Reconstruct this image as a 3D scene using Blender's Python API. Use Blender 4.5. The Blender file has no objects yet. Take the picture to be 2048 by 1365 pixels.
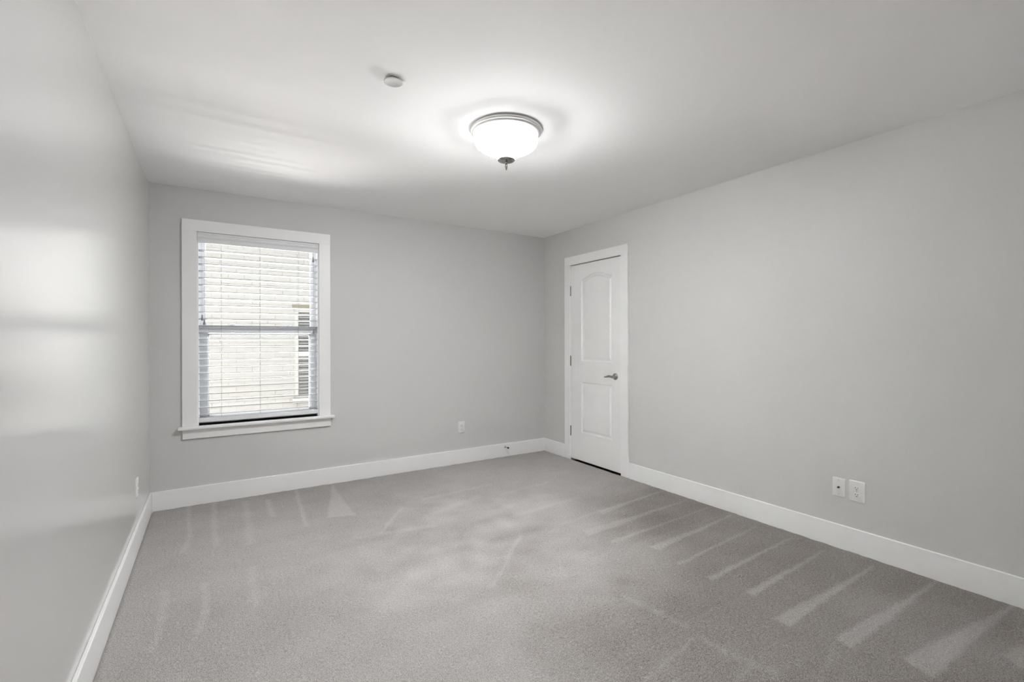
import bpy, bmesh, math, random
import numpy as np
from mathutils import Vector, Matrix

scene = bpy.context.scene
COL = scene.collection
R = math.radians

# ------------------------------------------------------------------ camera
cam_data = bpy.data.cameras.new('camera')
cam_data.sensor_fit = 'HORIZONTAL'
cam_data.sensor_width = 36.0
cam_data.lens = 944.68 / 2048 * 36.0
cam_data.clip_start = 0.01
cam = bpy.data.objects.new('camera', cam_data)
COL.objects.link(cam)
YAW, PITCH, ROLL = R(32.3825), R(-0.1136), R(-0.1036)
fwd = Vector((math.sin(YAW) * math.cos(PITCH), math.cos(YAW) * math.cos(PITCH), math.sin(PITCH)))
rgt = Vector((math.cos(YAW), -math.sin(YAW), 0))
up = rgt.cross(fwd)
r2 = rgt * math.cos(ROLL) + up * math.sin(ROLL)
u2 = -rgt * math.sin(ROLL) + up * math.cos(ROLL)
CZ = 1.2644
mw = Matrix((r2, u2, -fwd)).transposed().to_4x4()
mw.translation = (0, 0, CZ)
cam.matrix_world = mw
scene.camera = cam

# ------------------------------------------------------------------ sky, fill lights, exposure
world = bpy.data.worlds.new('sky')
scene.world = world
world.use_nodes = True
bg = world.node_tree.nodes['Background']
bg.inputs['Color'].default_value = (0.90, 0.95, 1.0, 1)
bg.inputs['Strength'].default_value = 8.0

# added area lights low in the alley, standing in for ground bounce onto the ceiling
def area(name, loc, direction, sx, sy, power, color):
    d = bpy.data.lights.new(name, 'AREA')
    d.shape = 'RECTANGLE'
    d.size, d.size_y = sx, sy
    d.energy = power
    d.color = color
    o_ = bpy.data.objects.new(name, d)
    COL.objects.link(o_)
    o_.location = loc
    o_.rotation_euler = Vector(direction).to_track_quat('-Z', 'Y').to_euler()
    return o_


FILL_POWER = 600.0  # strength of the added fill lights, hidden below the sill line
area('alley_fill_light', (-0.3, 7.1, -0.45), (0, -1, 0.5), 3.6, 0.4, FILL_POWER * 0.85, (1.0, 0.99, 0.97))
area('alley_fill_light', (-0.4, 8.15, -0.25), (0, -1, 0.25), 4.2, 0.6, FILL_POWER * 0.85, (1.0, 0.99, 0.97))

LAMP_SIDE, LAMP_BOTTOM = 6.5, 232.0

vs = scene.view_settings
vs.view_transform = 'Standard'
vs.look = 'None'
vs.exposure = 0.08
vs.gamma = 1.0
vs.use_curve_mapping = False
scene.cycles.max_bounces = 14
scene.cycles.diffuse_bounces = 8
scene.cycles.transparent_max_bounces = 16
scene.cycles.sample_clamp_indirect = 60.0

# ------------------------------------------------------------------ room numbers (metres)
XL, XR, YB, YR, H = -0.397, 3.226, 4.390, -0.62, 2.44
WT = 0.16                      # wall thickness
BT, BH = 0.015, 0.139          # baseboard
WX0, WX1, WZ0, WZ1 = -0.102, 0.787, 0.606, 2.107     # window opening
DY0, DY1, DZ1 = 3.176, 3.908, 2.056                  # door opening


# ------------------------------------------------------------------ materials
def mat(name, color, rough=0.5, metal=0.0, spec=0.5):
    m = bpy.data.materials.new(name)
    m.use_nodes = True
    b = m.node_tree.nodes['Principled BSDF']
    b.inputs['Base Color'].default_value = (*color, 1)
    b.inputs['Roughness'].default_value = rough
    b.inputs['Metallic'].default_value = metal
    b.inputs['Specular IOR Level'].default_value = spec
    return m


def add_bump(m, scale, strength, distance, detail=2.0, var=0.0):
    nt = m.node_tree
    b = nt.nodes['Principled BSDF']
    tc = nt.nodes.new('ShaderNodeTexCoord')
    nz = nt.nodes.new('ShaderNodeTexNoise')
    nz.inputs['Scale'].default_value = scale
    nz.inputs['Detail'].default_value = detail
    bp = nt.nodes.new('ShaderNodeBump')
    bp.inputs['Strength'].default_value = strength
    bp.inputs['Distance'].default_value = distance
    nt.links.new(tc.outputs['Object'], nz.inputs['Vector'])
    nt.links.new(nz.outputs['Fac'], bp.inputs['Height'])
    nt.links.new(bp.outputs['Normal'], b.inputs['Normal'])
    return m


M = {}
M['wall'] = add_bump(mat('greige_eggshell_wall_paint', (0.63, 0.626, 0.618), 0.52, spec=0.3), 140, 0.12, 0.002)
M['wall_satin'] = add_bump(mat('greige_satin_wall_paint', (0.63, 0.626, 0.618), 0.22, spec=1.0), 140, 0.03, 0.001)
_b = M['wall_satin'].node_tree.nodes['Principled BSDF']
_b.inputs['Coat Weight'].default_value = 0.6
_b.inputs['Coat Roughness'].default_value = 0.17
_b.inputs['Coat IOR'].default_value = 1.6
M['ceiling'] = add_bump(mat('flat_white_ceiling_paint', (0.92, 0.92, 0.92), 0.9, spec=0.2), 120, 0.1, 0.002)
M['trim'] = mat('white_semigloss_trim_paint', (0.88, 0.88, 0.875), 0.38)
M['door'] = add_bump(mat('white_door_paint', (0.86, 0.86, 0.855), 0.42), 220, 0.06, 0.001)
M['vinyl'] = mat('white_window_vinyl', (0.90, 0.92, 0.95), 0.35)
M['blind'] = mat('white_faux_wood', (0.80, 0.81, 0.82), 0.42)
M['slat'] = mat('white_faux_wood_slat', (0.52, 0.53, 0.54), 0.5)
M['cord'] = mat('grey_cord', (0.42, 0.43, 0.44), 0.8)
M['tassel'] = mat('grey_plastic_tassel', (0.30, 0.31, 0.32), 0.5)
M['plate'] = mat('white_wall_plate_plastic', (0.80, 0.80, 0.79), 0.35)
M['slot'] = mat('black_socket_slot', (0.02, 0.02, 0.02), 0.6)
M['screw'] = mat('painted_plate_screw', (0.55, 0.55, 0.54), 0.35, 0.3)
M['nickel'] = mat('satin_nickel', (0.38, 0.372, 0.36), 0.2, 1.0)
M['lampmetal'] = mat('brushed_nickel_lamp_metal', (0.78, 0.775, 0.765), 0.5, 1.0)
M['dark'] = mat('dark_gap', (0.015, 0.014, 0.013), 0.9)
M['rubber'] = mat('dark_rubber', (0.03, 0.03, 0.03), 0.6)
M['sprinkler'] = mat('white_painted_metal', (0.62, 0.62, 0.615), 0.5)
M['coax'] = mat('dark_coax_metal', (0.10, 0.095, 0.09), 0.3, 1.0)
M['concrete'] = add_bump(mat('pale_concrete', (0.40, 0.39, 0.37), 0.9), 30, 0.3, 0.01)
M['shade_eave_roof'] = mat('grey_roofing', (0.12, 0.12, 0.115), 0.9)
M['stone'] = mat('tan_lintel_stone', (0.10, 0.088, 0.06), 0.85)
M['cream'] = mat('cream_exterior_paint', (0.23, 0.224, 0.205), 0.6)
M['darkglass'] = mat('dark_window_glass', (0.03, 0.035, 0.035), 0.06)
M['greyslat'] = mat('grey_green_blind_slat', (0.14, 0.152, 0.146), 0.6)


def glass_mat():
    m = bpy.data.materials.new('clear_window_glass')
    m.use_nodes = True
    nt = m.node_tree
    nt.nodes.clear()
    out = nt.nodes.new('ShaderNodeOutputMaterial')
    mix = nt.nodes.new('ShaderNodeMixShader')
    tr = nt.nodes.new('ShaderNodeBsdfTransparent')
    tr.inputs['Color'].default_value = (0.985, 0.98, 0.975, 1)
    gl = nt.nodes.new('ShaderNodeBsdfGlossy')
    gl.inputs['Roughness'].default_value = 0.0
    fr = nt.nodes.new('ShaderNodeFresnel')
    fr.inputs['IOR'].default_value = 1.45
    nt.links.new(fr.outputs['Fac'], mix.inputs['Fac'])
    nt.links.new(tr.outputs[0], mix.inputs[1])
    nt.links.new(gl.outputs[0], mix.inputs[2])
    nt.links.new(mix.outputs[0], out.inputs['Surface'])
    return m


M['glass'] = glass_mat()


def lamp_glass_mat():
    """Opal glass bowl lit by the bulbs: it sends out most of its light through its lower half."""
    m = bpy.data.materials.new('lit_opal_glass')
    m.use_nodes = True
    nt = m.node_tree
    b = nt.nodes['Principled BSDF']
    b.inputs['Base Color'].default_value = (0.9, 0.9, 0.89, 1)
    b.inputs['Roughness'].default_value = 0.3
    b.inputs['Emission Color'].default_value = (0.99, 0.995, 1.0, 1)
    tc = nt.nodes.new('ShaderNodeTexCoord')
    sep = nt.nodes.new('ShaderNodeSeparateXYZ')

    def ramp(z0, z1, v0, v1):
        n = nt.nodes.new('ShaderNodeMapRange')
        n.interpolation_type = 'SMOOTHSTEP'
        for k, v in (('From Min', z0), ('From Max', z1), ('To Min', v0), ('To Max', v1)):
            n.inputs[k].default_value = v
        nt.links.new(sep.outputs['Z'], n.inputs['Value'])
        return n.outputs[0]
    nt.links.new(tc.outputs['Object'], sep.inputs[0])
    mul = nt.nodes.new('ShaderNodeMath')
    mul.operation = 'MULTIPLY'
    nt.links.new(ramp(-0.083, -0.112, LAMP_SIDE, LAMP_BOTTOM), mul.inputs[0])
    nt.links.new(ramp(-0.115, -0.150, 1.0, 0.5), mul.inputs[1])     # less through the foot of the bowl, above the cap
    nt.links.new(mul.outputs[0], b.inputs['Emission Strength'])
    return m


M['lampglass'] = lamp_glass_mat()


def carpet_mat():
    m = bpy.data.materials.new('cut_pile_carpet')
    m.use_nodes = True
    nt = m.node_tree
    L = nt.links
    b = nt.nodes['Principled BSDF']
    b.inputs['Roughness'].default_value = 0.95
    b.inputs['Specular IOR Level'].default_value = 0.1
    at = nt.nodes.new('ShaderNodeAttribute')
    at.attribute_name = 'pile_nap'
    tc = nt.nodes.new('ShaderNodeTexCoord')

    def noise(scale, detail, rough=0.5):
        n = nt.nodes.new('ShaderNodeTexNoise')
        n.inputs['Scale'].default_value = scale
        n.inputs['Detail'].default_value = detail
        n.inputs['Roughness'].default_value = rough
        L.new(tc.outputs['Object'], n.inputs['Vector'])
        return n
    big = noise(3.2, 4, 0.6)
    mid = noise(75, 3, 0.65)
    fine = noise(230, 2, 0.6)

    def math_(op, a, bb):
        n = nt.nodes.new('ShaderNodeMath')
        n.operation = op
        for i, v in enumerate((a, bb)):
            if isinstance(v, (int, float)):
                n.inputs[i].default_value = v
            else:
                L.new(v, n.inputs[i])
        return n.outputs[0]
    # nap + large soft unevenness + tuft to tuft variation
    v = math_('ADD', at.outputs['Fac'], math_('MULTIPLY', math_('SUBTRACT', big.outputs['Fac'], 0.5), 0.18))
    v = math_('ADD', v, math_('MULTIPLY', math_('SUBTRACT', mid.outputs['Fac'], 0.5), 0.55))
    v = math_('ADD', v, math_('MULTIPLY', math_('SUBTRACT', fine.outputs['Fac'], 0.5), 1.7))
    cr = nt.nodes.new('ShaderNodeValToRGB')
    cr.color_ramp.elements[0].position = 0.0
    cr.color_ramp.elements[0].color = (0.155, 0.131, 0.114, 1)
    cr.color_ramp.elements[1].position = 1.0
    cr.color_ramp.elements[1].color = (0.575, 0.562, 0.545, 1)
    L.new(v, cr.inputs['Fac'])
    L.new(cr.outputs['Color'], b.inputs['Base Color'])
    hsum = math_('ADD', math_('MULTIPLY', fine.outputs['Fac'], 0.6), math_('MULTIPLY', mid.outputs['Fac'], 1.0))
    bp = nt.nodes.new('ShaderNodeBump')
    bp.inputs['Strength'].default_value = 0.8
    bp.inputs['Distance'].default_value = 0.012
    L.new(hsum, bp.inputs['Height'])
    L.new(bp.outputs['Normal'], b.inputs['Normal'])
    return m


M['carpet'] = carpet_mat()


def brick_mat():
    m = bpy.data.materials.new('cream_painted_brick')
    m.use_nodes = True
    nt = m.node_tree
    L = nt.links
    b = nt.nodes['Principled BSDF']
    b.inputs['Roughness'].default_value = 0.8
    tc = nt.nodes.new('ShaderNodeTexCoord')
    mp = nt.nodes.new('ShaderNodeMapping')
    mp.inputs['Rotation'].default_value = (R(-90), 0, 0)
    L.new(tc.outputs['Object'], mp.inputs['Vector'])
    nz = nt.nodes.new('ShaderNodeTexNoise')
    nz.inputs['Scale'].default_value = 14
    nz.inputs['Detail'].default_value = 3
    L.new(tc.outputs['Object'], nz.inputs['Vector'])
    mix = nt.nodes.new('ShaderNodeMix')
    mix.data_type = 'VECTOR'
    mix.inputs['Factor'].default_value = 0.018
    L.new(mp.outputs[0], mix.inputs['A'])
    L.new(nz.outputs['Color'], mix.inputs['B'])
    br = nt.nodes.new('ShaderNodeTexBrick')
    br.inputs['Scale'].default_value = 1.0
    br.inputs['Brick Width'].default_value = 0.215
    br.inputs['Row Height'].default_value = 0.076
    br.inputs['Mortar Size'].default_value = 0.0040
    br.inputs['Mortar Smooth'].default_value = 0.4
    br.inputs['Bias'].default_value = 0.0
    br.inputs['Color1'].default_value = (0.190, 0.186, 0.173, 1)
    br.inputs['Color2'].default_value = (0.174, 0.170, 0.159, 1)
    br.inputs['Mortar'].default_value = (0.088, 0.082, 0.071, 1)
    L.new(mix.outputs['Result'], br.inputs['Vector']) if False else L.new(mix.outputs[1], br.inputs['Vector'])
    patchy = nt.nodes.new('ShaderNodeTexNoise')      # paint fills many of the joints
    patchy.inputs['Scale'].default_value = 5.5
    patchy.inputs['Detail'].default_value = 4
    L.new(tc.outputs['Object'], patchy.inputs['Vector'])
    pr = nt.nodes.new('ShaderNodeMapRange')
    pr.inputs['From Min'].default_value = 0.42
    pr.inputs['From Max'].default_value = 0.68
    L.new(patchy.outputs['Fac'], pr.inputs['Value'])
    mx = nt.nodes.new('ShaderNodeMix')
    mx.data_type = 'RGBA'
    mx.inputs[6].default_value = (0.182, 0.178, 0.166, 1)
    L.new(pr.outputs[0], mx.inputs[0])
    L.new(br.outputs['Color'], mx.inputs[7])
    L.new(mx.outputs[2], b.inputs['Base Color'])
    bp = nt.nodes.new('ShaderNodeBump')
    bp.inputs['Strength'].default_value = 0.6
    bp.inputs['Distance'].default_value = 0.008
    bp.invert = True
    L.new(br.outputs['Fac'], bp.inputs['Height'])
    L.new(bp.outputs['Normal'], b.inputs['Normal'])
    return m


M['brick'] = brick_mat()


# ------------------------------------------------------------------ mesh helpers
def new_bm():
    return bmesh.new()


def box(bm, x0, x1, y0, y1, z0, z1, bev=0.0, seg=2):
    vs_ = [bm.verts.new((x, y, z)) for x in (x0, x1) for y in (y0, y1) for z in (z0, z1)]
    fs = [(0, 1, 3, 2), (4, 6, 7, 5), (0, 4, 5, 1), (2, 3, 7, 6), (0, 2, 6, 4), (1, 5, 7, 3)]
    faces = [bm.faces.new([vs_[i] for i in f]) for f in fs]
    if bev > 0:
        es = list({e for f in faces for e in f.edges})
        bmesh.ops.bevel(bm, geom=es, offset=bev, segments=seg, profile=0.5, affect='EDGES')


def lathe(bm, prof, n=48, axis='Z', origin=(0, 0, 0), close=False):
    """prof: list of (r, h). Revolves about the axis."""
    ox, oy, oz = origin
    rings = []

    def P(r, h, a):
        c, s = r * math.cos(a), r * math.sin(a)
        if axis == 'Z':
            return (ox + c, oy + s, oz + h)
        if axis == 'X':
            return (ox + h, oy + c, oz + s)
        return (ox + s, oy + h, oz + c)
    for r, h in prof:
        if r < 1e-6:
            rings.append([bm.verts.new(P(0, h, 0))])
        else:
            rings.append([bm.verts.new(P(r, h, 2 * math.pi * i / n)) for i in range(n)])
    for a, b in zip(rings, rings[1:]):
        if len(a) == 1 and len(b) == 1:
            continue
        for i in range(n):
            j = (i + 1) % n
            if len(a) == 1:
                bm.faces.new((a[0], b[j], b[i]))
            elif len(b) == 1:
                bm.faces.new((a[i], a[j], b[0]))
            else:
                bm.faces.new((a[i], a[j], b[j], b[i]))
    bmesh.ops.recalc_face_normals(bm, faces=bm.faces)


def tube(bm, pts, rad, n=12, squash=None):
    """Round tube along pts; rad is a number or one per point; squash=(vector, factor) flattens it."""
    pts = [Vector(p) for p in pts]
    if not hasattr(rad, '__len__'):
        rad = [rad] * len(pts)
    rings = []
    prev = None
    for i, p in enumerate(pts):
        t = (pts[min(i + 1, len(pts) - 1)] - pts[max(i - 1, 0)]).normalized()
        if prev is None:
            a = t.cross(Vector((0, 0, 1)))
            if a.length < 1e-3:
                a = t.cross(Vector((1, 0, 0)))
        else:
            a = prev - t * prev.dot(t)
        a.normalize()
        prev = a
        b = t.cross(a)
        ring = []
        for k in range(n):
            an = 2 * math.pi * k / n
            d = a * math.cos(an) * rad[i] + b * math.sin(an) * rad[i]
            if squash:
                v, f = squash
                d -= v * d.dot(v) * (1 - f)
            ring.append(bm.verts.new(p + d))
        rings.append(ring)
    for a, b in zip(rings, rings[1:]):
        for k in range(n):
            j = (k + 1) % n
            bm.faces.new((a[k], a[j], b[j], b[k]))
    bm.faces.new(list(reversed(rings[0])))
    bm.faces.new(rings[-1])
    bmesh.ops.recalc_face_normals(bm, faces=bm.faces)


def build(name, bm, m, parent=None, smooth=False, loc=None):
    me = bpy.data.meshes.new(name)
    bmesh.ops.recalc_face_normals(bm, faces=bm.faces)
    bm.to_mesh(me)
    bm.free()
    me.materials.append(m)
    if smooth:
        me.polygons.foreach_set('use_smooth', [True] * len(me.polygons))
        me.set_sharp_from_angle(angle=R(40))
    o = bpy.data.objects.new(name, me)
    COL.objects.link(o)
    if parent:
        o.parent = parent
    if loc:
        o.location = loc
    return o


def tag(o, label, cat, group=None, kind=None):
    o['label'] = label
    o['category'] = cat
    if group:
        o['group'] = group
    if kind:
        o['kind'] = kind
    return o


def empty(name, loc=(0, 0, 0), rz=0.0):
    o = bpy.data.objects.new(name, None)
    o.empty_display_size = 0.05
    o.location = loc
    o.rotation_euler = (0, 0, rz)
    COL.objects.link(o)
    return o


def copy_tree(o, parent=None):
    c = o.copy()
    COL.objects.link(c)
    c.parent = parent
    for ch in list(o.children):
        copy_tree(ch, c)
    return c


# ------------------------------------------------------------------ room shell
bm = new_bm()       # back wall with the window hole; outside it carries on as house wall, built up unseen to block the sky
for a in ((-5.0, WX0, YB, YB + WT, -1.0, 6.0), (WX1, 7.0, YB, YB + WT, -1.0, 6.0),
          (WX0, WX1, YB, YB + WT, -1.0, WZ0), (WX0, WX1, YB, YB + WT, WZ1, 6.0)):
    box(bm, *a)
tag(build('wall_back', bm, M['wall']), 'greige painted wall behind the window', 'wall', kind='structure')

bm = new_bm()
box(bm, XL - WT, XL, YR - WT, YB, -0.15, H + 0.15)
tag(build('wall_left', bm, M['wall_satin']), 'satin greige wall on the left, shining with window light', 'wall', kind='structure')

bm = new_bm()       # right wall, with a pocket behind the door leaf
X2 = XR + 0.10
box(bm, XR, X2, YR - WT, DY0, -0.15, H + 0.15)
box(bm, XR, X2, DY1, YB, -0.15, H + 0.15)
box(bm, XR, X2, DY0, DY1, DZ1, H + 0.15)
box(bm, X2, X2 + 0.1, YR - WT, YB, -0.15, H + 0.15)
tag(build('wall_right', bm, M['wall']), 'long bare greige wall beside the closed door', 'wall', kind='structure')

bm = new_bm()
box(bm, XL, XR, YR - WT, YR, -0.15, H + 0.15)
tag(build('wall_rear', bm, M['wall']), 'greige wall opposite the window', 'wall', kind='structure')

bm = new_bm()
box(bm, XL, XR, YR, YB, H, H + 0.15)
tag(build('ceiling', bm, M['ceiling']), 'flat white ceiling above the empty room', 'ceiling', kind='structure')


# ---- carpet: a fine grid whose nap (pile lying towards or away) is stored per point
def carpet():
    step = 0.010
    nx = int(round((XR - XL - 2 * BT) / step))
    ny = int(round((YB - YR - 2 * BT) / step))
    xs = np.linspace(XL + BT, XR - BT, nx + 1)
    ys = np.linspace(YR + BT, YB - BT, ny + 1)
    X, Y = np.meshgrid(xs, ys)
    rng = np.random.default_rng(5)

    def vnoise(cx, cy, seed):
        """smooth value noise on the grid, cell sizes in metres"""
        g = np.random.default_rng(seed)
        gx, gy = int(5 / cx) + 4, int(7 / cy) + 4
        T = g.random((gy, gx))
        u, v = (X - XL) / cx + 1, (Y - YR) / cy + 1
        iu, iv = np.floor(u).astype(int), np.floor(v).astype(int)
        fu, fv = u - iu, v - iv
        fu, fv = fu * fu * (3 - 2 * fu), fv * fv * (3 - 2 * fv)
        return ((T[iv, iu] * (1 - fu) + T[iv, iu + 1] * fu) * (1 - fv) + (T[iv + 1, iu] * (1 - fu) + T[iv + 1, iu + 1] * fu) * fv) * 2 - 1

    def seg_d(px, py, a, b):
        ax, ay = a
        bx, by = b
        dx, dy = bx - ax, by - ay
        t = np.clip(((px - ax) * dx + (py - ay) * dy) / (dx * dx + dy * dy), 0, 1)
        return np.hypot(px - ax - t * dx, py - ay - t * dy), t

    # edges of the strokes are ragged: shift the sampling point a little
    Xw = X + 0.006 * vnoise(0.03, 0.03, 11) + 0.004 * vnoise(0.15, 0.15, 12)
    Yw = Y + 0.005 * vnoise(0.03, 0.03, 13) + 0.004 * vnoise(0.15, 0.15, 14)

    def inside(poly):
        """signed distance, positive inside"""
        d = np.full(X.shape, 9.0)
        ins = np.zeros(X.shape, bool)
        n = len(poly)
        for i in range(n):
            a, b = poly[i], poly[(i + 1) % n]
            d = np.minimum(d, seg_d(Xw, Yw, a, b)[0])
            c = ((a[1] > Yw) != (b[1] > Yw)) & (Xw < (b[0] - a[0]) * (Yw - a[1]) / (b[1] - a[1] + 1e-9) + a[0])
            ins ^= c
        return np.where(ins, d, -d)

    def soft(d, w):
        return np.clip(d / w + 0.5, 0, 1)

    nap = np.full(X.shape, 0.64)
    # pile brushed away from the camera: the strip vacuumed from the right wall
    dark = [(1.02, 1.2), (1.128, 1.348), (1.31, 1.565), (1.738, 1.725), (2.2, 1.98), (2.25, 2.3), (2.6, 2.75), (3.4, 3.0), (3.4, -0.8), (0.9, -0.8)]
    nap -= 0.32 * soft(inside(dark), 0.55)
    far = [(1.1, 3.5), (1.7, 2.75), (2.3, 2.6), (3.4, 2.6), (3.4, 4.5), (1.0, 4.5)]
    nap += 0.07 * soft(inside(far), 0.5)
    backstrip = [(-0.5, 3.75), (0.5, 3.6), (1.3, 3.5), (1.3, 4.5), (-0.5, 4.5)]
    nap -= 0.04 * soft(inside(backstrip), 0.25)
    nap += 0.05 * np.clip((1.2 - X) / 1.5, 0, 1)
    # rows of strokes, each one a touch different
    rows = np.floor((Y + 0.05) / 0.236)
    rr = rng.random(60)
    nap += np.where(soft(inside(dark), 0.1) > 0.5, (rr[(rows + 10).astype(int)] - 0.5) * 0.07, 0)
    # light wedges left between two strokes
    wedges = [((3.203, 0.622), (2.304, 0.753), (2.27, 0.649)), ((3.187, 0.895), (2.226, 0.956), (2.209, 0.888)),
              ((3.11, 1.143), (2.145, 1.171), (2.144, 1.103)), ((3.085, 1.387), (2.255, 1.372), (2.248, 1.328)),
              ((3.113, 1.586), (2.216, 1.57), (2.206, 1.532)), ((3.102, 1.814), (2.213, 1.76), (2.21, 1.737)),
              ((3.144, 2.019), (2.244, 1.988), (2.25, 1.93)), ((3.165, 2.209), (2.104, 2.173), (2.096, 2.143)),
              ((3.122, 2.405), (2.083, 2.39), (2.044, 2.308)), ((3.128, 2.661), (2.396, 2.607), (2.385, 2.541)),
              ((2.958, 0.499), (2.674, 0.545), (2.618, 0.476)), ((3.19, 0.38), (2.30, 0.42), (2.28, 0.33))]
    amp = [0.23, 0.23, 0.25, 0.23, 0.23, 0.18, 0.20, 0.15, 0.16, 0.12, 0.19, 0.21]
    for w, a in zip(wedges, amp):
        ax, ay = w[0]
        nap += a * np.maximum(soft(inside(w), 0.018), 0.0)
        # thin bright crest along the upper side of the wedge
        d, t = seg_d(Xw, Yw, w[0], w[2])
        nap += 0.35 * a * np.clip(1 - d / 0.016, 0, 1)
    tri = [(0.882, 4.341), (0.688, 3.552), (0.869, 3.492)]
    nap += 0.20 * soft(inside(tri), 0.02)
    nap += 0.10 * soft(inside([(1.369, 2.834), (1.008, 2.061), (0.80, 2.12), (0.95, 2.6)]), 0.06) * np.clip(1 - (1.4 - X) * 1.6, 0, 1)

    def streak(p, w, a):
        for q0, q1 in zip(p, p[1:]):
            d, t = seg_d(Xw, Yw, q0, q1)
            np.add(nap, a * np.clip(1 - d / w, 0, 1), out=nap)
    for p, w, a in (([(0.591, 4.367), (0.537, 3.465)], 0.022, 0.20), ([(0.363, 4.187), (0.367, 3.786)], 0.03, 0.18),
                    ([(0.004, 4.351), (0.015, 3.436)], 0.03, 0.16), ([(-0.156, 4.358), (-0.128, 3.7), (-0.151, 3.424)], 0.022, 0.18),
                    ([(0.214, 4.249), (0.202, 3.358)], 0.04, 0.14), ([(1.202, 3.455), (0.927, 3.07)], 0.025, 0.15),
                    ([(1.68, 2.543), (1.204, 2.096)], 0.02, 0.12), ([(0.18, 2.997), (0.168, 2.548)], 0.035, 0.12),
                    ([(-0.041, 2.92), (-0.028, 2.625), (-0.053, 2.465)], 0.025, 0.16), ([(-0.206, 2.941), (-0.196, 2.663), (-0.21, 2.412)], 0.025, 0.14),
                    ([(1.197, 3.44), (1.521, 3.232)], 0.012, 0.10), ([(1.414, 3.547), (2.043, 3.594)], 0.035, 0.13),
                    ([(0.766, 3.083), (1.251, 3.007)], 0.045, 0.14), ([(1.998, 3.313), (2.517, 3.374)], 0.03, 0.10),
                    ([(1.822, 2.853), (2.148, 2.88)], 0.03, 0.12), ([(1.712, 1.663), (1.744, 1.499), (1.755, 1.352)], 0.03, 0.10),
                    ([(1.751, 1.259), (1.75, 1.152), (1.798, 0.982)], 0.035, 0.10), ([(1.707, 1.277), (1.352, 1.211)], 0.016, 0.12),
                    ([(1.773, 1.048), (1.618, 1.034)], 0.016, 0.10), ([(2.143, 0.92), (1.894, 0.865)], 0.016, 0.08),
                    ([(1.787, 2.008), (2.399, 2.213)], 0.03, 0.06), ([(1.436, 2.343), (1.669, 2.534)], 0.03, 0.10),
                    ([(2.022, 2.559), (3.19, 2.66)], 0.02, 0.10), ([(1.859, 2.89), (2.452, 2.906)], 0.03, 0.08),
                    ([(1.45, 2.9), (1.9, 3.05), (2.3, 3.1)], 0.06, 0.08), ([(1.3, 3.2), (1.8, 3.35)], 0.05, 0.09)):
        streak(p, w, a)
    # footprints and brushed patches in the middle of the room
    blot = vnoise(0.22, 0.16, 21) * 0.6 + vnoise(0.10, 0.08, 22) * 0.4
    middle = np.clip(1.2 - np.hypot((X - 1.45) / 1.0, (Y - 2.6) / 1.1), 0, 1)
    nap += 0.20 * blot * middle + 0.05 * blot
    nap += 0.07 * vnoise(0.6, 0.5, 23)
    # heights: uneven pile, tucked down at the edges
    Z = 0.0015 * vnoise(0.05, 0.05, 31) + 0.001 * vnoise(0.02, 0.02, 32)
    edge = np.minimum(np.minimum(X - xs[0], xs[-1] - X), np.minimum(Y - ys[0], ys[-1] - Y))
    Z -= 0.012 * np.clip(1 - edge / 0.009, 0, 1)
    verts = np.stack([X, Y, Z], -1).reshape(-1, 3)
    w = nx + 1
    i = (np.arange(ny)[:, None] * w + np.arange(nx)[None, :]).reshape(-1)
    faces = np.stack([i, i + 1, i + 1 + w, i + w], -1)
    me = bpy.data.meshes.new('floor')
    me.vertices.add(len(verts))
    me.vertices.foreach_set('co', verts.astype(np.float32).ravel())
    me.loops.add(faces.size)
    me.loops.foreach_set('vertex_index', faces.astype(np.int32).ravel())
    me.polygons.add(len(faces))
    me.polygons.foreach_set('loop_start', (np.arange(len(faces)) * 4).astype(np.int32))
    me.update(calc_edges=True)
    me.polygons.foreach_set('use_smooth', np.ones(len(faces), bool))
    at = me.attributes.new('pile_nap', 'FLOAT', 'POINT')
    at.data.foreach_set('value', nap.astype(np.float32).ravel())
    me.materials.append(M['carpet'])
    me.validate()
    o = bpy.data.objects.new('floor', me)
    COL.objects.link(o)
    return tag(o, 'grey cut pile carpet with pale vacuum strokes', 'carpet', kind='structure')


carpet()
bm = new_bm()
box(bm, XL, XR + 0.1, YR, YB, -0.15, -0.02)
tag(build('floor_slab', bm, M['dark']), 'dark subfloor under the carpet seen below the door', 'floor', kind='structure')


# ---- baseboards: a flat board with an eased top edge
def board(name, label, x0, x1, y0, y1):
    bm_ = new_bm()
    box(bm_, x0, x1, y0, y1, -0.02, BH, bev=0.003, seg=2)
    tag(build(name, bm_, M['trim']), label, 'baseboard', kind='structure')


board('baseboard_back', 'white baseboard below the window', XL + BT, XR - BT, YB - BT, YB)
board('baseboard_left', 'white baseboard along the shining left wall', XL, XL + BT, YR + BT, YB)
board('baseboard_rear', 'white baseboard on the wall opposite the window', XL + BT, XR - BT, YR, YR + BT)
bm = new_bm()
box(bm, XR - BT, XR, YR + BT, DY0 - 0.092, -0.02, BH, bev=0.003)
box(bm, XR - BT, XR, DY1 + 0.092, YB, -0.02, BH, bev=0.003)
tag(build('baseboard_right', bm, M['trim']), 'white baseboard either side of the door', 'baseboard', kind='structure')

# ------------------------------------------------------------------ window
win = tag(empty('window_1', (0.342, YB, WZ0)), 'white double hung window with open blinds', 'window', kind='structure')
WO = Vector((0.342, YB, WZ0))


def wbuild(name, bm_, m, parent=None, smooth=False):
    o = build(name, bm_, m, parent or win, smooth)
    if (parent or win) is win:
        o.location = -WO
    return o


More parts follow.
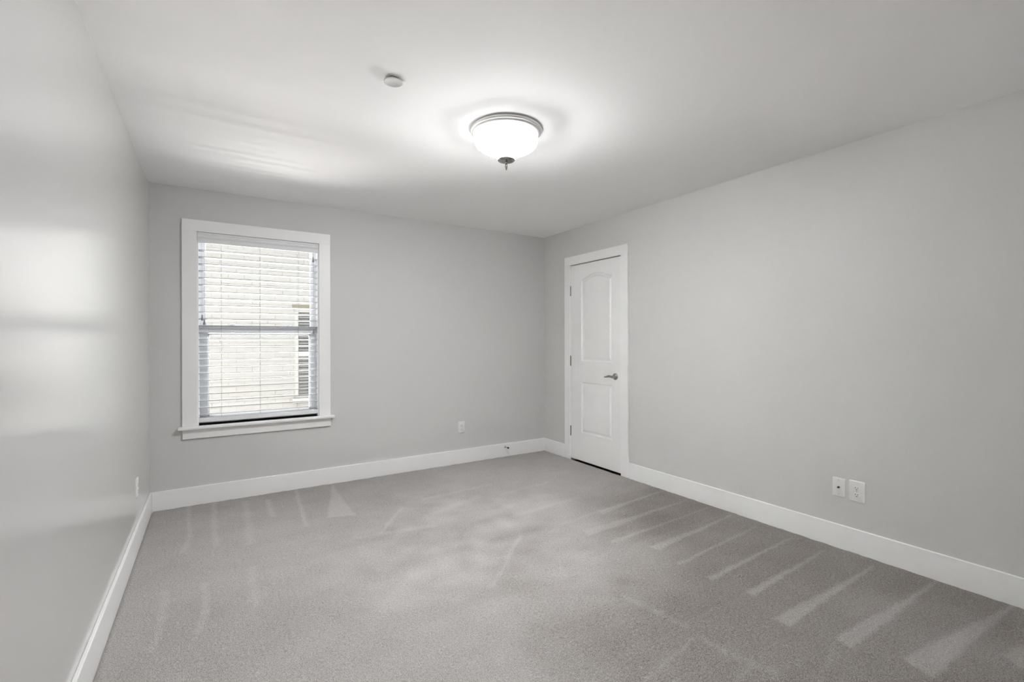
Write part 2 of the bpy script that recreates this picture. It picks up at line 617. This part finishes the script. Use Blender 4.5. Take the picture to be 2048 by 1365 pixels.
CT = 0.018
bm = new_bm()       # flat casing: legs under a head board
box(bm, -0.196, WX0 + 0.002, YB - CT, YB, 0.606, WZ1, bev=0.0015)
box(bm, WX1 - 0.002, 0.878, YB - CT, YB, 0.606, WZ1, bev=0.0015)
box(bm, -0.196, 0.878, YB - CT, YB, WZ1, 2.196, bev=0.0015)
wbuild('casing', bm, M['trim'])
bm = new_bm()       # stool, running back into the recess
box(bm, -0.222, 0.908, YB - 0.056, YB, 0.584, 0.606, bev=0.005, seg=3)
box(bm, WX0, WX1, YB - 0.01, YB + 0.10, 0.584, 0.606)
wbuild('window_stool', bm, M['trim'], smooth=True)
bm = new_bm()
box(bm, -0.194, 0.881, YB - CT, YB, 0.511, 0.584, bev=0.0015)
wbuild('apron', bm, M['trim'])
bm = new_bm()       # jamb lining
J = 0.012
box(bm, WX0, WX0 + J, YB, YB + WT, WZ0, WZ1)
box(bm, WX1 - J, WX1, YB, YB + WT, WZ0, WZ1)
box(bm, WX0, WX1, YB, YB + WT, WZ1 - J, WZ1)
box(bm, WX0, WX1, YB + 0.09, YB + WT, WZ0 - 0.02, WZ0 + 0.02)
wbuild('jamb', bm, M['vinyl'])

SY0 = YB + 0.066     # lower sash, room side
LX0, LX1 = WX0 + J + 0.001, WX1 - J - 0.001


def sash(name, y0, y1, x0, x1, z0, z1, gx0, gx1, gz0, gz1):
    bm_ = new_bm()
    box(bm_, x0, gx0, y0, y1, z0, z1, bev=0.002)
    box(bm_, gx1, x1, y0, y1, z0, z1, bev=0.002)
    box(bm_, gx0, gx1, y0, y1, z0, gz0, bev=0.002)
    box(bm_, gx0, gx1, y0, y1, gz1, z1, bev=0.002)
    # inner glazing bead
    b = 0.009
    yb = y0 + 0.008
    box(bm_, gx0, gx0 + b, yb, y1 - 0.004, gz0, gz1)
    box(bm_, gx1 - b, gx1, yb, y1 - 0.004, gz0, gz1)
    box(bm_, gx0, gx1, yb, y1 - 0.004, gz0, gz0 + b)
    box(bm_, gx0, gx1, yb, y1 - 0.004, gz1 - b, gz1)
    s = wbuild(name, bm_, M['vinyl'])
    ym = (y0 + y1) / 2
    bm_ = new_bm()
    box(bm_, gx0, gx1, ym - 0.002, ym + 0.002, gz0, gz1)
    build('window_pane', bm_, M['glass'], s)
    return s


low = sash('lower_sash', SY0, SY0 + 0.035, LX0, LX1, 0.612, 1.379, -0.030, 0.728, 0.663, 1.316)
sash('upper_sash', SY0 + 0.037, SY0 + 0.070, LX0, LX1, 1.325, 2.094, -0.050, 0.742, 1.375, 2.060)
for xk in (0.150, 0.566):        # cam locks on the meeting rail
    bm = new_bm()
    box(bm, xk - 0.034, xk + 0.034, SY0 + 0.003, SY0 + 0.030, 1.379, 1.384, bev=0.002)
    lathe(bm, [(0.0, 0.016), (0.012, 0.016), (0.015, 0.012), (0.016, 0.0)], 20, 'Z', (xk, SY0 + 0.018, 1.384))
    tube(bm, [(xk, SY0 + 0.014, 1.394), (xk - 0.02, SY0 + 0.008, 1.393), (xk - 0.034, SY0 + 0.004, 1.388)], [0.007, 0.006, 0.004], 8)
    build('sash_lock', bm, M['vinyl'], low, True)

# ------------------------------------------------------------------ blind, hung inside the window recess
BX0, BX1 = WX0 + 0.008, WX1 - 0.008
BO = Vector((0.342, YB + 0.02, 2.10))
blind = tag(empty('window_blind', BO), 'white horizontal slat blind, open, hanging in the window', 'blind')


def bbuild(name, bm_, m, smooth=False):
    o = build(name, bm_, m, blind, smooth)
    o.location = -BO
    return o


bm = new_bm()       # moulded valance: shaped profile swept across
prof = [(0.000, 2.103), (-0.010, 2.103), (-0.012, 2.098), (-0.012, 2.092), (-0.007, 2.088), (-0.007, 2.080),
        (-0.011, 2.076), (-0.011, 2.068), (-0.006, 2.062), (-0.003, 2.056), (-0.003, 2.034), (-0.005, 2.030), (-0.005, 2.024), (0.006, 2.024), (0.006, 2.103)]
yv = YB - 0.004
ends = [[bm.verts.new((x, yv + y, z)) for y, z in prof[:-1]] for x in (BX0 - 0.003, BX1 + 0.003)]
n = len(ends[0])
for i in range(n):
    j = (i + 1) % n
    bm.faces.new((ends[0][i], ends[0][j], ends[1][j], ends[1][i]))
bm.faces.new(ends[0])
bm.faces.new(list(reversed(ends[1])))
bbuild('valance', bm, M['blind'])
bm = new_bm()
box(bm, BX0 + 0.004, BX1 - 0.004, YB + 0.004, YB + 0.056, 2.048, 2.094, bev=0.002)
bbuild('headrail', bm, M['blind'])
SLY0, SLY1 = YB + 0.001, YB + 0.053
PITCH_Z = 0.0535
TILT = math.tan(R(4.5))           # room-side edge a little higher than the outer edge
bm = new_bm()
for k in range(25):
    z = 1.970 - k * PITCH_Z
    # gently crowned slat
    ysl = [SLY0 + (SLY1 - SLY0) * t for t in (0, 0.25, 0.5, 0.75, 1)]
    zc = [c - TILT * (y - SLY0) for c, y in zip([0, 0.0009, 0.0012, 0.0009, 0], ysl)]
    sec = [(y, z + c + 0.0025) for y, c in zip(ysl, zc)] + [(y, z + c - 0.0025) for y, c in reversed(list(zip(ysl, zc)))]
    e0 = [bm.verts.new((BX0 + 0.004, y, zz)) for y, zz in sec]
    e1 = [bm.verts.new((BX1 - 0.004, y, zz)) for y, zz in sec]
    for i in range(len(sec)):
        j = (i + 1) % len(sec)
        bm.faces.new((e0[i], e0[j], e1[j], e1[i]))
    bm.faces.new(e0)
    bm.faces.new(list(reversed(e1)))
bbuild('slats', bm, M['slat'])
bm = new_bm()
box(bm, BX0 + 0.004, BX1 - 0.004, YB - 0.002, YB + 0.054, 0.627, 0.662, bev=0.004, seg=3)
bbuild('bottom_rail', bm, M['blind'], True)
for xc in (0.061, 0.333, 0.624):    # ladder cords
    bm = new_bm()
    tube(bm, [(xc, SLY0 - 0.0015, 2.05), (xc, SLY0 - 0.0015, 0.662)], 0.0009, 6)
    tube(bm, [(xc, SLY1 + 0.0015, 2.05), (xc, SLY1 + 0.0015, 0.662)], 0.0009, 6)
    for k in range(25):
        z = 1.970 - k * PITCH_Z - 0.0018
        tube(bm, [(xc, SLY0 - 0.0015, z), (xc, SLY1 + 0.0015, z - TILT * (SLY1 - SLY0))], 0.0006, 5)
    bbuild('ladder_cord', bm, M['cord'])
for xc, zt in ((-0.067, 1.438), (-0.053, 1.405), (0.738, 1.960), (0.741, 1.338)):   # pull cords with tassels
    yc = YB - 0.012
    bm = new_bm()
    tube(bm, [(xc, YB + 0.004, 2.04), (xc, yc, 2.02), (xc, yc, zt + 0.02)], 0.0009, 6)
    c = bbuild('pull_cord', bm, M['cord'])
    bm = new_bm()
    lathe(bm, [(0.0, 0.026), (0.0035, 0.026), (0.0045, 0.018), (0.004, 0.013), (0.0075, -0.006), (0.0088, -0.014), (0.007, -0.018), (0.0, -0.018)], 16, 'Z', (xc, yc, zt))
    build('tassel', bm, M['tassel'], c, True)


# ------------------------------------------------------------------ door
door = tag(empty('door_1', (XR, (DY0 + DY1) / 2, 0)), 'white two panel arch top door, closed', 'door', kind='structure')
DO = Vector((XR, (DY0 + DY1) / 2, 0))


def dbuild(name, bm_, m, smooth=False, parent=None):
    o = build(name, bm_, m, parent or door, smooth)
    if parent is None:
        o.location = -DO
    return o


bm = new_bm()       # casing on the wall face
box(bm, XR - CT, XR, DY0 - 0.092, DY0 - 0.004, -0.005, DZ1 + 0.004, bev=0.0015)
box(bm, XR - CT, XR, DY1 + 0.004, DY1 + 0.092, -0.005, DZ1 + 0.004, bev=0.0015)
box(bm, XR - CT, XR, DY0 - 0.092, DY1 + 0.092, DZ1 + 0.004, 2.147, bev=0.0015)
dbuild('casing', bm, M['trim'])
bm = new_bm()       # jambs and stop
box(bm, XR - 0.010, XR + 0.098, DY0 - 0.006, DY0, -0.01, DZ1)
box(bm, XR - 0.010, XR + 0.098, DY1, DY1 + 0.006, -0.01, DZ1)
box(bm, XR - 0.010, XR + 0.098, DY0 - 0.006, DY1 + 0.006, DZ1, DZ1 + 0.006)
dbuild('jamb', bm, M['trim'])


def offset_poly(p, d):
    """inward offset of a counter-clockwise polygon"""
    out = []
    n_ = len(p)
    for i in range(n_):
        a, b, c = Vector(p[i - 1]), Vector(p[i]), Vector(p[(i + 1) % n_])
        e1, e2 = (b - a).normalized(), (c - b).normalized()
        n1, n2 = Vector((-e1.y, e1.x)), Vector((-e2.y, e2.x))
        k = n1 + n2
        k = k / max(k.length_squared, 0.2) * 2
        out.append(b + k * d)
    return [tuple(v) for v in out]


def door_leaf():
    y0, y1, z0, z1 = DY0 + 0.004, DY1 - 0.004, 0.014, 2.048
    xf, xb = XR - 0.004, XR + 0.031
    a0, a1 = 3.296, 3.742                      # panel sides, latch side and hinge side
    arch = []
    for i in range(19):
        t = i / 18
        yy = a1 + (a0 - a1) * t
        arch.append((yy, 1.882 + 0.055 * math.sin(math.pi * t) ** 1.35))
    # counter-clockwise in (y, z) seen with +y to the right
    upper = [(a0, 1.046), (a1, 1.046)] + arch
    lower = [(a0, 0.305), (a1, 0.305), (a1, 0.830), (a0, 0.830)]
    bm_ = new_bm()
    outer = [bm_.verts.new((xf, y, z)) for y, z in ((y0, z0), (y1, z0), (y1, z1), (y0, z1))]
    loops = []
    for poly in (upper, lower):
        loops.append([bm_.verts.new((xf, y, z)) for y, z in poly])
    es = []
    for lp in [outer] + loops:
        for i in range(len(lp)):
            es.append(bm_.edges.new((lp[i], lp[(i + 1) % len(lp)])))
    bmesh.ops.triangle_fill(bm_, edges=es, use_beauty=True, use_dissolve=False, normal=(-1, 0, 0))
    # drop any triangles that fell inside the panels
    prev_l = loops
    for poly, lp in zip((upper, lower), loops):
        prev = lp
        for off, dep in ((0.004, 0.0050), (0.011, 0.0088), (0.020, 0.0090), (0.036, 0.0034), (0.041, 0.0027)):
            q = offset_poly(poly, off)
            cur = [bm_.verts.new((xf + dep, y, z)) for y, z in q]
            for i in range(len(cur)):
                j = (i + 1) % len(cur)
                bm_.faces.new((prev[i], prev[j], cur[j], cur[i]))
            prev = cur
        bm_.faces.new(prev)
    back = [bm_.verts.new((xb, v.co.y, v.co.z)) for v in outer]
    for i in range(4):
        j = (i + 1) % 4
        bm_.faces.new((outer[i], back[i], back[j], outer[j]))
    bm_.faces.new(back)
    return bm_


leaf = dbuild('door_leaf', door_leaf(), M['door'])
for zc in (1.785, 1.044, 0.303):
    bm = new_bm()
    yk, xk = DY1 - 0.001, XR - 0.0095
    for s in range(5):
        lathe(bm, [(0.0, -0.0095), (0.0062, -0.0095), (0.0062, 0.0095), (0.0, 0.0095)], 16, 'Z', (xk, yk, zc - 0.0404 + s * 0.0202))
    lathe(bm, [(0.0, 0.006), (0.003, 0.005), (0.0045, 0.0)], 12, 'Z', (xk, yk, zc + 0.0502))
    lathe(bm, [(0.0045, 0.0), (0.003, -0.005), (0.0, -0.006)], 12, 'Z', (xk, yk, zc - 0.0502))
    box(bm, xk, XR + 0.003, yk - 0.004, yk + 0.004, zc - 0.050, zc + 0.050)
    h = dbuild('hinge', bm, M['nickel'], True)
    h['label'] = 'satin nickel butt hinge'

KY, KZ = 3.254, 0.916
XF = XR - 0.004
bm = new_bm()
lathe(bm, [(0.0, -0.002), (0.0325, -0.002), (0.0325, 0.0), (0.0320, 0.004), (0.028, 0.009), (0.020, 0.013), (0.013, 0.016), (0.0115, 0.022), (0.0115, 0.040), (0.0, 0.040)],
      32, 'X', (0, 0, 0))
for v in bm.verts:
    v.co.x = XF - v.co.x
    v.co.y += KY
    v.co.z += KZ
hb = dbuild('door_handle', bm, M['nickel'], True)
hb['label'] = 'satin nickel lever handle on a round rose'
bm = new_bm()
xl = XF - 0.046
pts, rads = [], []
for i in range(15):
    t = i / 14
    pts.append((xl - 0.006 * math.sin(math.pi * t), KY - 0.010 + 0.112 * t, KZ - 0.003 + 0.006 * math.sin(math.pi * (t * 1.5)) * (1 - t * .2)))
    rads.append(0.0115 * (1 - t) ** 0.5 + 0.0055 * t if t < 0.5 else 0.0108 * (1 - t) + 0.0055)
tube(bm, pts, rads, 12, (Vector((1, 0, 0)), 0.75))
tube(bm, [(XF - 0.030, KY, KZ), (XF - 0.052, KY, KZ)], [0.0125, 0.0115], 16)
build('lever', bm, M['nickel'], hb, True)

# ------------------------------------------------------------------ ceiling light
LC = (1.388, 2.245, H)
lamp = tag(empty('ceiling_light', LC), 'lit flush mount ceiling light with opal glass bowl and nickel rim', 'ceiling light')
bm = new_bm()
lathe(bm, [(0.0, -0.0005), (0.188, -0.0005), (0.196, -0.004), (0.1985, -0.010), (0.197, -0.017), (0.192, -0.021), (0.188, -0.022), (0.188, -0.026),
           (0.184, -0.031), (0.179, -0.033), (0.176, -0.033), (0.174, -0.028), (0.0, -0.028)], 96)
pan = build('pan', bm, M['lampmetal'], lamp, True)
pan['label'] = 'brushed nickel stepped pan'
bm = new_bm()
ctrl = [(0.172, -0.030), (0.1745, -0.040), (0.1765, -0.052), (0.1768, -0.066), (0.1745, -0.078), (0.168, -0.089), (0.157, -0.0985), (0.142, -0.107),
        (0.124, -0.1145), (0.106, -0.1225), (0.090, -0.1310), (0.076, -0.1400), (0.064, -0.1490), (0.054, -0.1575), (0.046, -0.1640), (0.0, -0.1640)]
lathe(bm, ctrl, 96)
gl = build('glass_bowl', bm, M['lampglass'], lamp, True)
gl['label'] = 'glowing white opal glass bowl'
bm = new_bm()
lathe(bm, [(0.0, -0.1645), (0.046, -0.1645), (0.0485, -0.167), (0.0485, -0.171), (0.044, -0.1755), (0.030, -0.179), (0.012, -0.181), (0.0, -0.181)], 48)
cap = build('cap', bm, M['nickel'], lamp, True)
bm = new_bm()
lathe(bm, [(0.0, -0.180), (0.007, -0.180), (0.008, -0.184), (0.0055, -0.188), (0.0055, -0.194), (0.0075, -0.198), (0.0078, -0.204), (0.006, -0.214), (0.003, -0.224), (0.0, -0.228)], 20)
build('finial', bm, M['nickel'], cap, True)

# ------------------------------------------------------------------ sprinkler cover on the ceiling
sp = tag(empty('sprinkler_cover', (0.692, 2.085, H)), 'small round white cover plate on the ceiling, left of the light', 'sprinkler cover')
bm = new_bm()
lathe(bm, [(0.0, 0.0), (0.030, 0.0), (0.030, -0.009), (0.0, -0.009)], 32)
build('collar', bm, M['dark'], sp, True)
bm = new_bm()
lathe(bm, [(0.0, -0.0085), (0.0405, -0.0085), (0.042, -0.0095), (0.042, -0.0125), (0.0405, -0.0135), (0.037, -0.0135), (0.036, -0.0128), (0.0, -0.0128)], 64)
build('cover_plate', bm, M['sprinkler'], sp, True)


# ------------------------------------------------------------------ wall plates (built facing -Y at the origin)
def plate_mesh(w, h):
    bm_ = new_bm()
    t = 0.006
    secs = [(0, 0), (0, -0.0025), (0.003, -t + 0.0006), (0.0045, -t)]
    rings = []
    for ins, y in secs:
        a, b = w / 2 - ins, h / 2 - ins
        r = max(0.004 - ins * 0.5, 0.001)
        ring = []
        for cx, cz, st in ((a - r, b - r, 0), (-a + r, b - r, 90), (-a + r, -b + r, 180), (a - r, -b + r, 270)):
            for k in range(5):
                an = R(st + 22.5 * k)
                ring.append(bm_.verts.new((cx + r * math.cos(an), y, cz + r * math.sin(an))))
        rings.append(ring)
    for p, q in zip(rings, rings[1:]):
        for i in range(len(p)):
            j = (i + 1) % len(p)
            bm_.faces.new((p[i], p[j], q[j], q[i]))
    bm_.faces.new(rings[-1])
    bm_.faces.new(list(reversed(rings[0])))
    return bm_


def screw(parent, z, y=-0.006):
    bm_ = new_bm()
    lathe(bm_, [(0.0034, 0.0), (0.0032, -0.0008), (0.002, -0.0013), (0.0, -0.0014)], 16, 'Y', (0, y, z))
    return build('screw', bm_, M['screw'], parent, True)


def duplex(w, h):
    t = empty('electrical_outlet')
    build('cover_plate', plate_mesh(w, h), M['plate'], t, True)
    screw(t, 0)
    for s in (1, -1):
        zc = 0.0195 * s
        bm_ = new_bm()
        ring0, ring1, ring2 = [], [], []
        for k in range(40):      # a circle cut flat at top and bottom
            an = 2 * math.pi * k / 40
            x, z = 0.0172 * math.cos(an), max(-0.0142, min(0.0142, 0.0172 * math.sin(an)))
            ring0.append(bm_.verts.new((x, -0.0055, zc + z)))
            ring1.append(bm_.verts.new((x * .985, -0.0080, zc + z * .985)))
            ring2.append(bm_.verts.new((x * .95, -0.0084, zc + z * .95)))
        for p, q in ((ring0, ring1), (ring1, ring2)):
            for i in range(40):
                j = (i + 1) % 40
                bm_.faces.new((p[i], p[j], q[j], q[i]))
        bm_.faces.new(ring2)
        rec = build('receptacle', bm_, M['plate'], t, True)
        for xs_, hh in ((-0.0062, 0.0042), (0.0062, 0.0034)):
            bm_ = new_bm()
            box(bm_, xs_ - 0.0012, xs_ + 0.0012, -0.0087, -0.0080, zc + 0.003 - hh, zc + 0.003 + hh)
            build('slot', bm_, M['slot'], rec)
        bm_ = new_bm()
        lathe(bm_, [(0.0026, 0.0), (0.0026, -0.0007), (0.0, -0.0007)], 14, 'Y', (0, -0.0080, zc - 0.0078))
        build('ground_hole', bm_, M['slot'], rec, True)
    return t


o1 = duplex(0.073, 0.119)
o1.location = (2.163, YB, 0.368)
tag(o1, 'white electrical outlet low on the wall between window and door', 'outlet', 'electrical outlets')
o2 = copy_tree(o1)
o2.location = (XL, 3.700, 0.358)
o2.rotation_euler = (0, 0, R(90))
tag(o2, 'white electrical outlet seen edge on, on the shining left wall', 'outlet', 'electrical outlets')
o3 = duplex(0.084, 0.124)
o3.location = (XR, 1.268, 0.362)
o3.rotation_euler = (0, 0, R(-90))
tag(o3, 'large white electrical outlet beside the cable jack plate', 'outlet', 'electrical outlets')

cj = empty('cable_jack', (XR, 1.364, 0.364), R(-90))
tag(cj, 'white cable jack plate with one dark threaded post', 'cable jack')
build('cover_plate', plate_mesh(0.070, 0.114), M['plate'], cj, True)
for s in (1, -1):
    screw(cj, 0.0425 * s)
bm = new_bm()
lathe(bm, [(0.0, 0.0), (0.0065, 0.0), (0.0065, -0.003), (0.0048, -0.003)] + [(0.0048 - 0.0005 * (i % 2), -0.0035 - 0.0009 * i) for i in range(9)] + [(0.0044, -0.012), (0.002, -0.012), (0.0, -0.010)],
      6 * 3, 'Y', (0, -0.006, 0.0))
build('threaded_post', bm, M['coax'], cj, True)['label'] = 'dark metal threaded post'

# ------------------------------------------------------------------ door stop on the back baseboard
ds = tag(empty('door_stop', (2.683, YB - BT, 0.104)), 'small dark metal door stop on the baseboard near the corner', 'door stop')
bm = new_bm()
lathe(bm, [(0.0, 0.0), (0.0105, 0.0), (0.0105, -0.003), (0.006, -0.006), (0.0042, -0.009), (0.0042, -0.058), (0.0, -0.058)], 20, 'Y')
build('rod', bm, M['nickel'], ds, True)
bm = new_bm()
lathe(bm, [(0.0, -0.054), (0.008, -0.054), (0.0095, -0.057), (0.0095, -0.068), (0.008, -0.072), (0.0, -0.073)], 20, 'Y')
build('bumper', bm, M['rubber'], ds, True)['label'] = 'dark rubber bumper tip'

# ------------------------------------------------------------------ outside: the alley and the house next door
bm = new_bm()
box(bm, -8, 12, YB + WT, 9.4, -0.75, -0.62)
tag(build('ground', bm, M['concrete']), 'pale concrete ground between the houses', 'ground', kind='structure')

NY = 8.60
nh = tag(empty('neighbouring_house', (1.2, NY, -0.62)), 'cream painted brick house seen through the window blind', 'house')
NO = Vector((1.2, NY, -0.62))


def nbuild(name, bm_, m, parent=None, smooth=False):
    o = build(name, bm_, m, parent or nh, smooth)
    if parent is None:
        o.location = -NO
    return o


NX0, NX1, NZ0, NZ1 = 1.145, 2.185, 0.295, 1.800      # neighbour's window opening
bm = new_bm()
for a in ((-6, NX0, -0.62, 3.1), (NX1, 10, -0.62, 3.1), (NX0, NX1, -0.62, NZ0), (NX0, NX1, NZ1, 3.1)):
    box(bm, a[0], a[1], NY, NY + 0.2, a[2], a[3])
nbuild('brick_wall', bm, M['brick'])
bm = new_bm()       # roof with an unseen eave, added to keep sky light off the brick
for e in ((NY - 0.40, 3.10, 3.28), ):
    pf = [(e[0], e[1]), (NY + 0.6, e[1]), (NY + 0.6, 3.5), (e[0], e[2])]
    ea = [bm.verts.new((x, y, z)) for x in (-6.4,) for y, z in pf]
    eb = [bm.verts.new((10.4, y, z)) for y, z in pf]
    for i in range(4):
        j = (i + 1) % 4
        bm.faces.new((ea[i], ea[j], eb[j], eb[i]))
    bm.faces.new(ea)
    bm.faces.new(list(reversed(eb)))
nbuild('shade_eave_roof', bm, M['shade_eave_roof'])
bm = new_bm()
box(bm, NX0 - 0.02, NX1 + 0.02, NY - 0.012, NY + 0.12, NZ1, NZ1 + 0.062, bev=0.004)
nbuild('lintel', bm, M['stone'])
bm = new_bm()
box(bm, NX0 - 0.03, NX1 + 0.03, NY - 0.04, NY + 0.1, NZ0 - 0.07, NZ0, bev=0.006)
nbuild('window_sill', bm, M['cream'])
bm = new_bm()       # frame: casing legs, rails
fy0, fy1 = NY + 0.03, NY + 0.10
box(bm, NX0, NX0 + 0.075, fy0, fy1, NZ0, NZ1)
box(bm, NX1 - 0.075, NX1, fy0, fy1, NZ0, NZ1)
box(bm, NX0 + 0.075, NX1 - 0.075, fy0, fy1, NZ1 - 0.06, NZ1)
box(bm, NX0 + 0.075, NX1 - 0.075, fy0, fy1, NZ0, NZ0 + 0.03)
box(bm, NX0 + 0.075, NX1 - 0.075, fy0, fy1, 1.000, 1.068)
nf = nbuild('window_frame', bm, M['cream'])
bm = new_bm()
box(bm, NX0 + 0.07, NX1 - 0.07, fy1 - 0.012, fy1 - 0.006, NZ0, NZ1)
build('window_pane', bm, M['glass'], nf)
bm = new_bm()
for k in range(26):
    z = NZ1 - 0.085 - k * 0.0555
    box(bm, NX0 + 0.095, NX1 - 0.08, fy1 + 0.02, fy1 + 0.05, z - 0.013, z + 0.013)
build('blind_slats', bm, M['greyslat'], nf)
bm = new_bm()
box(bm, NX0, NX1, NY + 0.19, NY + 0.24, NZ0, NZ1)
build('dark_interior', bm, M['dark'], nf)
